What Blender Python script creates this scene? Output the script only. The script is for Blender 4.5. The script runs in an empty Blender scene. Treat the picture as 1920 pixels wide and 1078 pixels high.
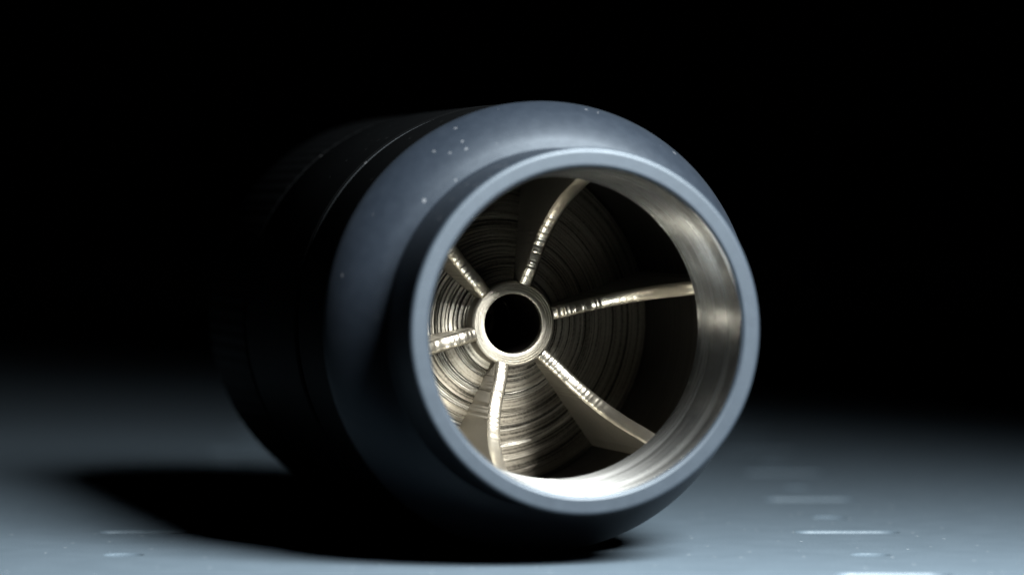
import bpy, math, random
from mathutils import Vector
random.seed(7)
S = bpy.context.scene
R = 0.02                                    # body radius in metres, every length below is in body radii

# ------------------------------------------------------------------ camera
cam = bpy.data.cameras.new('camera'); camo = bpy.data.objects.new('camera', cam)
S.collection.objects.link(camo); S.camera = camo
camo.location = (0, 0, 1.488 * R)
camo.rotation_euler = (math.radians(90 - 1.256), 0, 0)
cam.sensor_width = 36; cam.lens = 36 * 6132 / 1920
cam.clip_start = 0.01; cam.clip_end = 50
cam.dof.use_dof = True; cam.dof.focus_distance = 14.85 * R; cam.dof.aperture_fstop = cam.lens / (0.30 * R * 1000)

# ------------------------------------------------------------------ world and lamps (a dark studio, one soft lamp overhead)
W = bpy.data.worlds.new('World'); S.world = W; W.use_nodes = True
bg = W.node_tree.nodes['Background']; bg.inputs[0].default_value = (0.6, 0.75, 1, 1); bg.inputs[1].default_value = 0.00005

def area(name, loc, aim, size, power, spread, col):
    l = bpy.data.lights.new(name, 'AREA'); l.shape = 'DISK'; l.size = size * R; l.energy = power
    l.spread = math.radians(spread); l.color = col
    o = bpy.data.objects.new(name, l); S.collection.objects.link(o)
    o.location = Vector(loc) * R
    o.rotation_euler = (Vector(aim) - Vector(loc)).to_track_quat('-Z', 'Y').to_euler()
    return o
area('overhead_softbox', (4.2, 8.9, 6.2), (-0.3, 11.95, 0), 4.0, 5.7, 95, (1.0, 0.99, 0.96))

S.view_settings.view_transform = 'Standard'; S.view_settings.look = 'None'
S.view_settings.exposure = 0; S.view_settings.gamma = 1

# ------------------------------------------------------------------ materials
class N:
    def __init__(s, name):
        s.m = bpy.data.materials.new(name); s.m.use_nodes = True; s.t = s.m.node_tree
        s.p = s.t.nodes['Principled BSDF']
    def n(s, typ, **kw):
        x = s.t.nodes.new(typ)
        for k, v in kw.items():
            if k in x.inputs.keys(): x.inputs[k].default_value = v
            else: setattr(x, k, v)
        return x
    def l(s, a, b): s.t.links.new(a, b)
    def ramp(s, src, pts):
        r = s.n('ShaderNodeValToRGB'); e = r.color_ramp.elements
        while len(e) < len(pts): e.new(0.5)
        for q, (p, c) in zip(e, pts):
            q.position = p; q.color = (c, c, c, 1) if not isinstance(c, tuple) else c + (1,)
        s.l(src, r.inputs[0]); return r.outputs[0]
    def noise(s, scale, vec=None, detail=4, stretch=None):
        x = s.n('ShaderNodeTexNoise'); x.inputs['Scale'].default_value = scale; x.inputs['Detail'].default_value = detail
        tc = s.n('ShaderNodeTexCoord'); src = tc.outputs['Object'] if vec is None else vec
        if stretch:
            mp = s.n('ShaderNodeMapping'); mp.inputs['Scale'].default_value = stretch; s.l(src, mp.inputs[0]); src = mp.outputs[0]
        s.l(src, x.inputs['Vector']); return x.outputs['Fac']
    def mapr(s, src, a, b, c=0, d=1):
        x = s.n('ShaderNodeMapRange'); s.l(src, x.inputs[0])
        for i, v in enumerate((a, b, c, d)): x.inputs[i + 1].default_value = v
        return x.outputs[0]
    def math(s, op, a, b):
        x = s.n('ShaderNodeMath', operation=op)
        for i, v in enumerate((a, b)):
            if isinstance(v, (int, float)): x.inputs[i].default_value = v
            else: s.l(v, x.inputs[i])
        return x.outputs[0]
    def bump(s, src, strength, dist):
        b = s.n('ShaderNodeBump'); b.inputs['Strength'].default_value = strength; b.inputs['Distance'].default_value = dist
        s.l(src, b.inputs['Height']); s.l(b.outputs[0], s.p.inputs['Normal']); return b
    def axial(s):                       # (radius, axial) vector: rings that run round the tube
        tc = s.n('ShaderNodeTexCoord'); sp = s.n('ShaderNodeSeparateXYZ'); s.l(tc.outputs['Object'], sp.inputs[0])
        r2 = s.math('SQRT', s.math('ADD', s.math('MULTIPLY', sp.outputs[0], sp.outputs[0]), s.math('MULTIPLY', sp.outputs[2], sp.outputs[2])), 0)
        cb = s.n('ShaderNodeCombineXYZ'); s.l(r2, cb.inputs[0]); s.l(sp.outputs[1], cb.inputs[1])
        an = s.math('ARCTAN2', sp.outputs[0], sp.outputs[2]); s.l(s.math('MULTIPLY', an, 0.00012), cb.inputs[2])
        return cb.outputs[0]

def coat_mat(name, col, rough, metal=0.35, specks=.1, spec=.5):
    a = N(name); a.p.inputs['Specular IOR Level'].default_value = spec; a.p.inputs['Specular Tint'].default_value = (.74, .88, 1, 1); a.p.inputs['Metallic'].default_value = metal
    n1 = a.noise(900, detail=6); n2 = a.noise(9000, detail=2)
    mix = a.n('ShaderNodeMix', data_type='RGBA'); a.l(a.mapr(n1, .3, .7), mix.inputs[0])
    mix.inputs[6].default_value = tuple(c * .94 for c in col) + (1,); mix.inputs[7].default_value = tuple(min(1, c * 1.05) for c in col) + (1,)
    out = mix.outputs[2]
    if specks:                          # grains of dust and tiny bare scuffs
        v = a.n('ShaderNodeTexVoronoi'); v.inputs['Scale'].default_value = 760; tc = a.n('ShaderNodeTexCoord'); a.l(tc.outputs['Object'], v.inputs['Vector'])
        near = a.math('LESS_THAN', v.outputs['Distance'], a.mapr(a.noise(3000), .3, .7, 0.0, 0.19))
        sp = a.n('ShaderNodeSeparateColor'); a.l(v.outputs['Color'], sp.inputs[0])
        few = a.math('GREATER_THAN', sp.outputs[0], 0.60)
        k = a.math('MULTIPLY', near, few)
        m2 = a.n('ShaderNodeMix', data_type='RGBA'); a.l(a.math('MULTIPLY', k, specks), m2.inputs[0]); a.l(out, m2.inputs[6]); m2.inputs[7].default_value = (.75, .8, .85, 1); out = m2.outputs[2]
    a.l(out, a.p.inputs['Base Color'])
    a.l(a.mapr(n1, .2, .8, rough - .02, rough + .03), a.p.inputs['Roughness'])
    a.bump(n2, .25, 0.00004)
    return a.m

def steel_mat(name, col, rough, rings, strength=.6, aniso=0.0, rot=0.0, pitk=.2, plain=False, lines=False):
    a = N(name); a.p.inputs['Metallic'].default_value = 1
    ax = a.axial()
    g = a.noise(rings, vec=ax, detail=3)
    pit = a.noise(5200, detail=3)
    mix = a.n('ShaderNodeMix', data_type='RGBA'); a.l(a.mapr(a.noise(700), .3, .7), mix.inputs[0])
    mix.inputs[6].default_value = tuple(c * .9 for c in col) + (1,); mix.inputs[7].default_value = col + (1,)
    if lines:                           # dark ring lines put into the colour, broken up by fine noise
        m2 = a.n('ShaderNodeMix', data_type='RGBA', blend_type='MULTIPLY'); m2.inputs[0].default_value = 1
        a.l(mix.outputs[2], m2.inputs[6]); a.l(a.ramp(a.math('ADD', a.math('MULTIPLY', g, .8), a.math('MULTIPLY', pit, .2)), [(.38, .14), (.49, .72), (.60, 1.0)]), m2.inputs[7]); a.l(m2.outputs[2], a.p.inputs['Base Color'])
    else: a.l(mix.outputs[2], a.p.inputs['Base Color'])
    if plain: a.p.inputs['Roughness'].default_value = rough; return a.m
    a.l(a.mapr(g, .3, .7, rough - .05, rough + .07), a.p.inputs['Roughness'])
    a.bump(a.math('ADD', g, a.math('MULTIPLY', pit, pitk)), strength, 0.000016)
    if aniso:
        a.p.inputs['Anisotropic'].default_value = aniso; a.p.inputs['Anisotropic Rotation'].default_value = rot
        tg = a.n('ShaderNodeTangent', direction_type='RADIAL', axis='Y'); a.l(tg.outputs[0], a.p.inputs['Tangent'])
    return a.m

M_coat = coat_mat('blue_grey_coating', (.0008, .0013, .0022), .42, 0, .013, .18)
M_rim = coat_mat('lighter_blue_grey_coating', (.0017, .0026, .0038), .50, 0, 0, .09)  # rim face gets a lighter base colour than the cap
M_black = coat_mat('black_coating', (.0002, .00022, .00024), .46, 0, .003, .016)
M_bore = steel_mat('turned_steel', (.150, .157, .156), .24, 2600, .34, .92, rot=.25, pitk=0)
M_cone = steel_mat('machined_steel', (.42, .40, .345), .33, 3800, .5, pitk=.6, lines=True)
M_fin = steel_mat('milled_steel', (.42, .395, .335), .28, 3500, .0, pitk=0, plain=True)
M_wall = steel_mat('dark_steel', (.028, .026, .023), .5, 3000, .2)  # one even dark tone, chosen for how much the chamber wall bounces
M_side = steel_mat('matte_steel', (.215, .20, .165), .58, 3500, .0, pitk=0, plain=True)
M_hub = steel_mat('dull_steel', (.30, .285, .245), .40, 6000, .9, pitk=1.6)
M_dark = steel_mat('hole_shade_steel', (.012, .011, .010), .5, 3000, .4)  # near-black: the shade deep in the hole is put into the colour

def mat_mat():
    a = N('blue_grey_board'); a.p.inputs['Specular IOR Level'].default_value = .16; a.p.inputs['Specular Tint'].default_value = (.8, .92, 1, 1)
    n1 = a.noise(260, detail=5); n2 = a.noise(4200, detail=3)
    mix = a.n('ShaderNodeMix', data_type='RGBA'); a.l(a.mapr(n1, .3, .7), mix.inputs[0])
    mix.inputs[6].default_value = (.0064, .0094, .0123, 1); mix.inputs[7].default_value = (.0075, .0108, .0140, 1)
    v = a.n('ShaderNodeTexVoronoi'); v.inputs['Scale'].default_value = 900; tc = a.n('ShaderNodeTexCoord'); a.l(tc.outputs['Object'], v.inputs['Vector'])
    sp = a.n('ShaderNodeSeparateColor'); a.l(v.outputs['Color'], sp.inputs[0])
    k = a.math('MULTIPLY', a.math('LESS_THAN', v.outputs['Distance'], .13), a.math('GREATER_THAN', sp.outputs[0], .86))
    m2 = a.n('ShaderNodeMix', data_type='RGBA'); a.l(a.math('MULTIPLY', k, .03), m2.inputs[0]); a.l(mix.outputs[2], m2.inputs[6]); m2.inputs[7].default_value = (.7, .75, .78, 1)
    a.l(m2.outputs[2], a.p.inputs['Base Color'])
    a.l(a.mapr(n2, .3, .7, .42, .55), a.p.inputs['Roughness'])
    a.bump(n2, .5, 0.00006)
    return a.m
M_board = mat_mat()

# ------------------------------------------------------------------ mesh helpers
def mesh_obj(name, verts, faces, mat, parent=None, loc=(0, 0, 0), sharp=32, link=True):
    me = bpy.data.meshes.new(name); me.from_pydata([Vector(v) * R for v in verts], [], faces)
    me.materials.append(mat); me.validate()
    me.shade_smooth(); me.set_sharp_from_angle(angle=math.radians(sharp))
    o = bpy.data.objects.new(name, me); S.collection.objects.link(o)
    o.location = Vector(loc) * R
    if parent: o.parent = parent
    return o

def lathe(prof, seg=192, closed=False, wob=None):
    """prof: (radius, t) pairs, t runs along the tube towards its open front; outward normals for a profile listed from the front to the back on the outside"""
    v, f = [], []
    for i in range(seg):
        a = 2 * math.pi * i / seg
        for j, (r, t) in enumerate(prof):
            rr, tt = (r, t) if wob is None else wob(a, j, r, t)
            v.append((rr * math.cos(a), -tt, rr * math.sin(a)))
    n = len(prof)
    for i in range(seg):
        i2 = (i + 1) % seg
        for j in range(n if closed else n - 1):
            k = (j + 1) % n
            f.append((i * n + j, i2 * n + j, i2 * n + k, i * n + k))
    return v, f

def arc(cx, cy, rx, ry, a0, a1, n):
    return [(cx + rx * math.cos(math.radians(a0 + (a1 - a0) * i / n)), cy + ry * math.sin(math.radians(a0 + (a1 - a0) * i / n))) for i in range(n + 1)]

# ------------------------------------------------------------------ the board it lies on
import bmesh
def outline(hx, hy, n=8):
    pts = []
    for sx in (1, -1):
        for i in range(n + 1):
            a = sx * math.pi / 2 * 0 + (-math.pi / 2 if sx > 0 else math.pi / 2) + math.pi * i / n
            pts.append((sx * (hx - hy) + hy * math.cos(a), hy * math.sin(a)))
    return pts
SLOT = outline(.25, .085); DOT = outline(.092, .085)
spots = []
for cx in (-4.98, -1.70, 1.58, 4.86):
    for k in range(-2, 8):
        if k > (-1 if cx > 0 else 0): spots.append((0, cx + random.uniform(-.01, .01), (13.6 if k else 13.54) + 1.775 * k))
        if k >= 0: spots.append((1, cx + random.uniform(-.012, .012), 14.35 + 1.775 * k))
bm = bmesh.new()
def loop(pts):
    vs = [bm.verts.new((x * R, y * R, 0)) for x, y in pts]
    return [bm.edges.new((vs[i], vs[(i + 1) % len(vs)])) for i in range(len(vs))]
es = loop([(-14, 13.32), (14, 13.32), (14, 44), (-14, 44)])
for typ, x, y in spots: es += loop([(x + a, y + b) for a, b in (SLOT, DOT)[typ]])
bmesh.ops.triangle_fill(bm, use_beauty=True, use_dissolve=False, edges=es, normal=(0, 0, 1))
me = bpy.data.meshes.new('table_surface'); bm.to_mesh(me); bm.free(); me.materials.append(M_board)
board = bpy.data.objects.new('table_surface', me); S.collection.objects.link(board); board['kind'] = 'structure'
def recess(pts, depth):                          # shallow pressed slot: rounded lip, short wall, flat floor
    m = len(pts); v, f = [], []
    hy = max(p[1] for p in pts)
    for ins, z in ((0, 0), (.006, -.002), (.010, -.008), (.014, -depth + .006), (.022, -depth)):
        k = 1 - ins / hy
        hx = max(p[0] for p in pts)
        v += [((p[0] - math.copysign(hx - hy, p[0])) * k + math.copysign(hx - hy, p[0]), p[1] * k, z) for p in pts]
    for q in range(4):
        for i in range(m):
            j = (i + 1) % m; f.append((q * m + i, q * m + j, (q + 1) * m + j, (q + 1) * m + i))
    f.append(tuple(range(4 * m, 5 * m)))
    return v, f
first = {}
for typ, x, y in spots:
    if typ not in first:
        v, f = recess((SLOT, DOT)[typ], (.018, .015)[typ])
        o = first[typ] = mesh_obj(('pressed_slot', 'pressed_dimple')[typ], v, f, M_board, board, sharp=70)
    else:
        o = first[typ].copy(); S.collection.objects.link(o)
    o.location = Vector((x, y, 0)) * R

# ------------------------------------------------------------------ the tube
root = bpy.data.objects.new('suppressor', None); S.collection.objects.link(root)
root.empty_display_size = R
root.location = Vector((.135, 14.37, 0)) * R
root.rotation_euler = (0, 0, math.radians(16.5))
root['label'] = 'dark blue-grey metal suppressor lying on its side with its open finned bore facing out'
root['category'] = 'suppressor'
AX = (0, 0, 1.0)
def part(name, vf, mat, **k): return mesh_obj(name, vf[0], vf[1], mat, root, AX, **k)

# front cap: flat rim, straight lip, convex shoulder (outside, front to back)
rim = [(.690, .640), (.697, .649), (.705, .653)] + [(.757, .653)] + arc(.757, .636, .017, .017, 90, 0, 5) + [(.774, .32), (.775, .285), (.779, .270)]
sh = [(.787, .263), (.82, .240), (.86, .206), (.90, .162), (.935, .116), (.962, .070), (.980, .032), (.990, .004), (.990, -.006), (.960, -.008)]
part('front_cap', lathe(rim[8:] + sh, 256), M_coat, sharp=24)
part('rim', lathe(rim[:9], 256), M_rim, sharp=24)
# bare turned bore behind the rim, a stepped chamber inside
bore = [(.690, .640), (.686, .632), (.684, .62), (.680, .505), (.677, .50), (.662, .21), (.657, .198), (.655, .192)]
part('bore', lathe(bore[::-1], 256), M_bore, sharp=40)
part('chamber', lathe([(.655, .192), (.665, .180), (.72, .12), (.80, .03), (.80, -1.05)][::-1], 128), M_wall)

# stepped cone between the fins, each sector cut with its own steps
A0 = 74
def cone_profile(seed, coarse):
    rnd = random.Random(seed); p = [(.150, -.505)]
    r = .19
    tt = lambda r: -.53 - .68 * (r - .19)
    k = rnd.randint(0, 4)
    while r < .80:
        if coarse: w = rnd.uniform(.034, .046) if k % 5 == 0 else rnd.uniform(.007, .011)
        else: w = rnd.uniform(.012, .019)
        k += 1
        p.append((r, tt(r) + rnd.uniform(-.0015, .0015))); r2 = min(r + w, .80)
        drop = .55 if w > .03 else .15
        p.append((r2 - .0030, tt(r) - drop * .68 * w))
        if r2 < .79: p.append((r2 - .0015, tt(r2) - (.009 if w > .03 else .004)))      # narrow tool groove at the foot of each step
        r = r2
    p.append((.80, -.98)); return p
cv, cf = [], []
for s in range(6):
    a0 = math.radians(A0 + 60 * s); prof = cone_profile(30 + s, s in (2, 3))
    n = len(prof); base = len(cv); SEG = 26
    rnd = random.Random(90 + s)
    for i in range(SEG + 1):
        a = a0 + math.radians(60) * i / SEG
        for r, t in prof:
            q = rnd.uniform(-1, 1) * (.0004 if s in (2, 3) else .0002); cv.append(((r + q) * math.cos(a), -(t + q), (r + q) * math.sin(a)))
    for i in range(SEG):
        for j in range(n - 1):
            cf.append((base + i * n + j, base + i * n + j + 1, base + (i + 1) * n + j + 1, base + (i + 1) * n + j))
part('stepped_cone', (cv, cf), M_cone, sharp=30)

# hub ring round the through hole
hub = [(.198, -.56), (.198, -.466), (.195, -.456), (.189, -.449), (.182, -.447), (.181, -.450), (.171, -.448), (.170, -.451), (.160, -.449), (.159, -.452), (.149, -.450), (.139, -.451), (.135, -.455), (.135, -.49)]
part('hub_ring', lathe(hub[::-1], 128), M_hub, sharp=35)
tun = [(.135, -.49), (.142, -.95), (.155, -.955), (.155, -1.30), (.138, -1.305), (.138, -1.33), (.160, -1.335), (.160, -2.2), (.14, -2.205), (.14, -2.3), (.0005, -2.31)]
part('through_hole', lathe(tun[::-1], 96), M_dark)

part('inner_ring', lathe([(.139, -.985), (.136, -.982), (.136, -.975), (.139, -.972)], 96), M_hub)
part('inner_ring', lathe([(.1355, -1.32), (.1325, -1.318), (.1325, -1.306), (.1355, -1.304)], 96), M_hub)

# six radial fins: the front edge runs from the hub out and forward to the bore
ctrl = [(.185, -.450), (.21, -.425), (.25, -.402), (.32, -.392), (.39, -.375), (.49, -.30), (.58, -.195), (.63, -.09), (.665, .02), (.70, .10), (.80, .14)]
def fin_t(r):
    for (r0, t0), (r1, t1) in zip(ctrl, ctrl[1:]):
        if r <= r1: return t0 + (t1 - t0) * (r - r0) / (r1 - r0)
    return ctrl[-1][1]
def fin_s(r): return sum(fin_t(min(.80, max(.185, r + d))) for d in (-.04, -.02, 0, .02, .04)) / 5
def fin(seed):
    rnd = random.Random(seed); v, f = [], []
    n = 130; H = .031; cols = [(-1, -.9), (-1, -.012), (-.8, -.004), (-.45, 0), (0, .002), (.45, 0), (.8, -.004), (1, -.012), (1, -.9)]
    ph = 0; amp = 0
    for i in range(n + 1):
        r = .185 + (.80 - .185) * i / n
        t = fin_s(r)
        amp = .3 * amp + rnd.uniform(-.0019, .0019)
        k = 1 if r < .50 else max(0.10, 1 - (r - .50) * 12)
        for cx, dt in cols:
            tq = -1.02 if dt < -.5 else t + dt + (amp * k + rnd.uniform(-.0006, .0006) * k if abs(cx) < 1 else amp * k * .4)
            v.append((r, -tq, cx * H + 0))
    m = len(cols)
    for i in range(n):
        for j in range(m - 1): f.append((i * m + j, i * m + j + 1, (i + 1) * m + j + 1, (i + 1) * m + j))
    return v, f
for k in range(6):
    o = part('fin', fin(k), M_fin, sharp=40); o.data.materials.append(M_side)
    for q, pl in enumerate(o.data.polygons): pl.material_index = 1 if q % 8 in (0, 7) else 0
    o.rotation_euler = (0, -math.radians(A0 + 60 * k), 0)

# black tube behind the cap: groove, plain sleeve, notched rear collar
part('sleeve', lathe([(.960, -.006), (.985, -.010), (.990, -.016), (.990, -.48), (.984, -.50), (.955, -.505), (.955, -.545)], 192), M_black, sharp=30)
part('rear_sleeve', lathe([(.955, -.545), (.985, -.55), (.993, -.562), (.993, -1.60), (.985, -1.615), (.950, -1.62), (.950, -1.66)], 192), M_black, sharp=30)
def notch(a, j, r, t):
    if r > .97:
        return (r - (.0025 if int(a / (2 * math.pi) * 384) % 4 < 2 else 0), t)
    return r, t
part('rear_collar', lathe([(.950, -1.66), (.965, -1.665), (.990, -1.69), (.990, -2.52), (.965, -2.58), (.90, -2.60), (.55, -2.60), (.55, -2.75), (.02, -2.75)], 384, wob=notch), M_black, sharp=30)
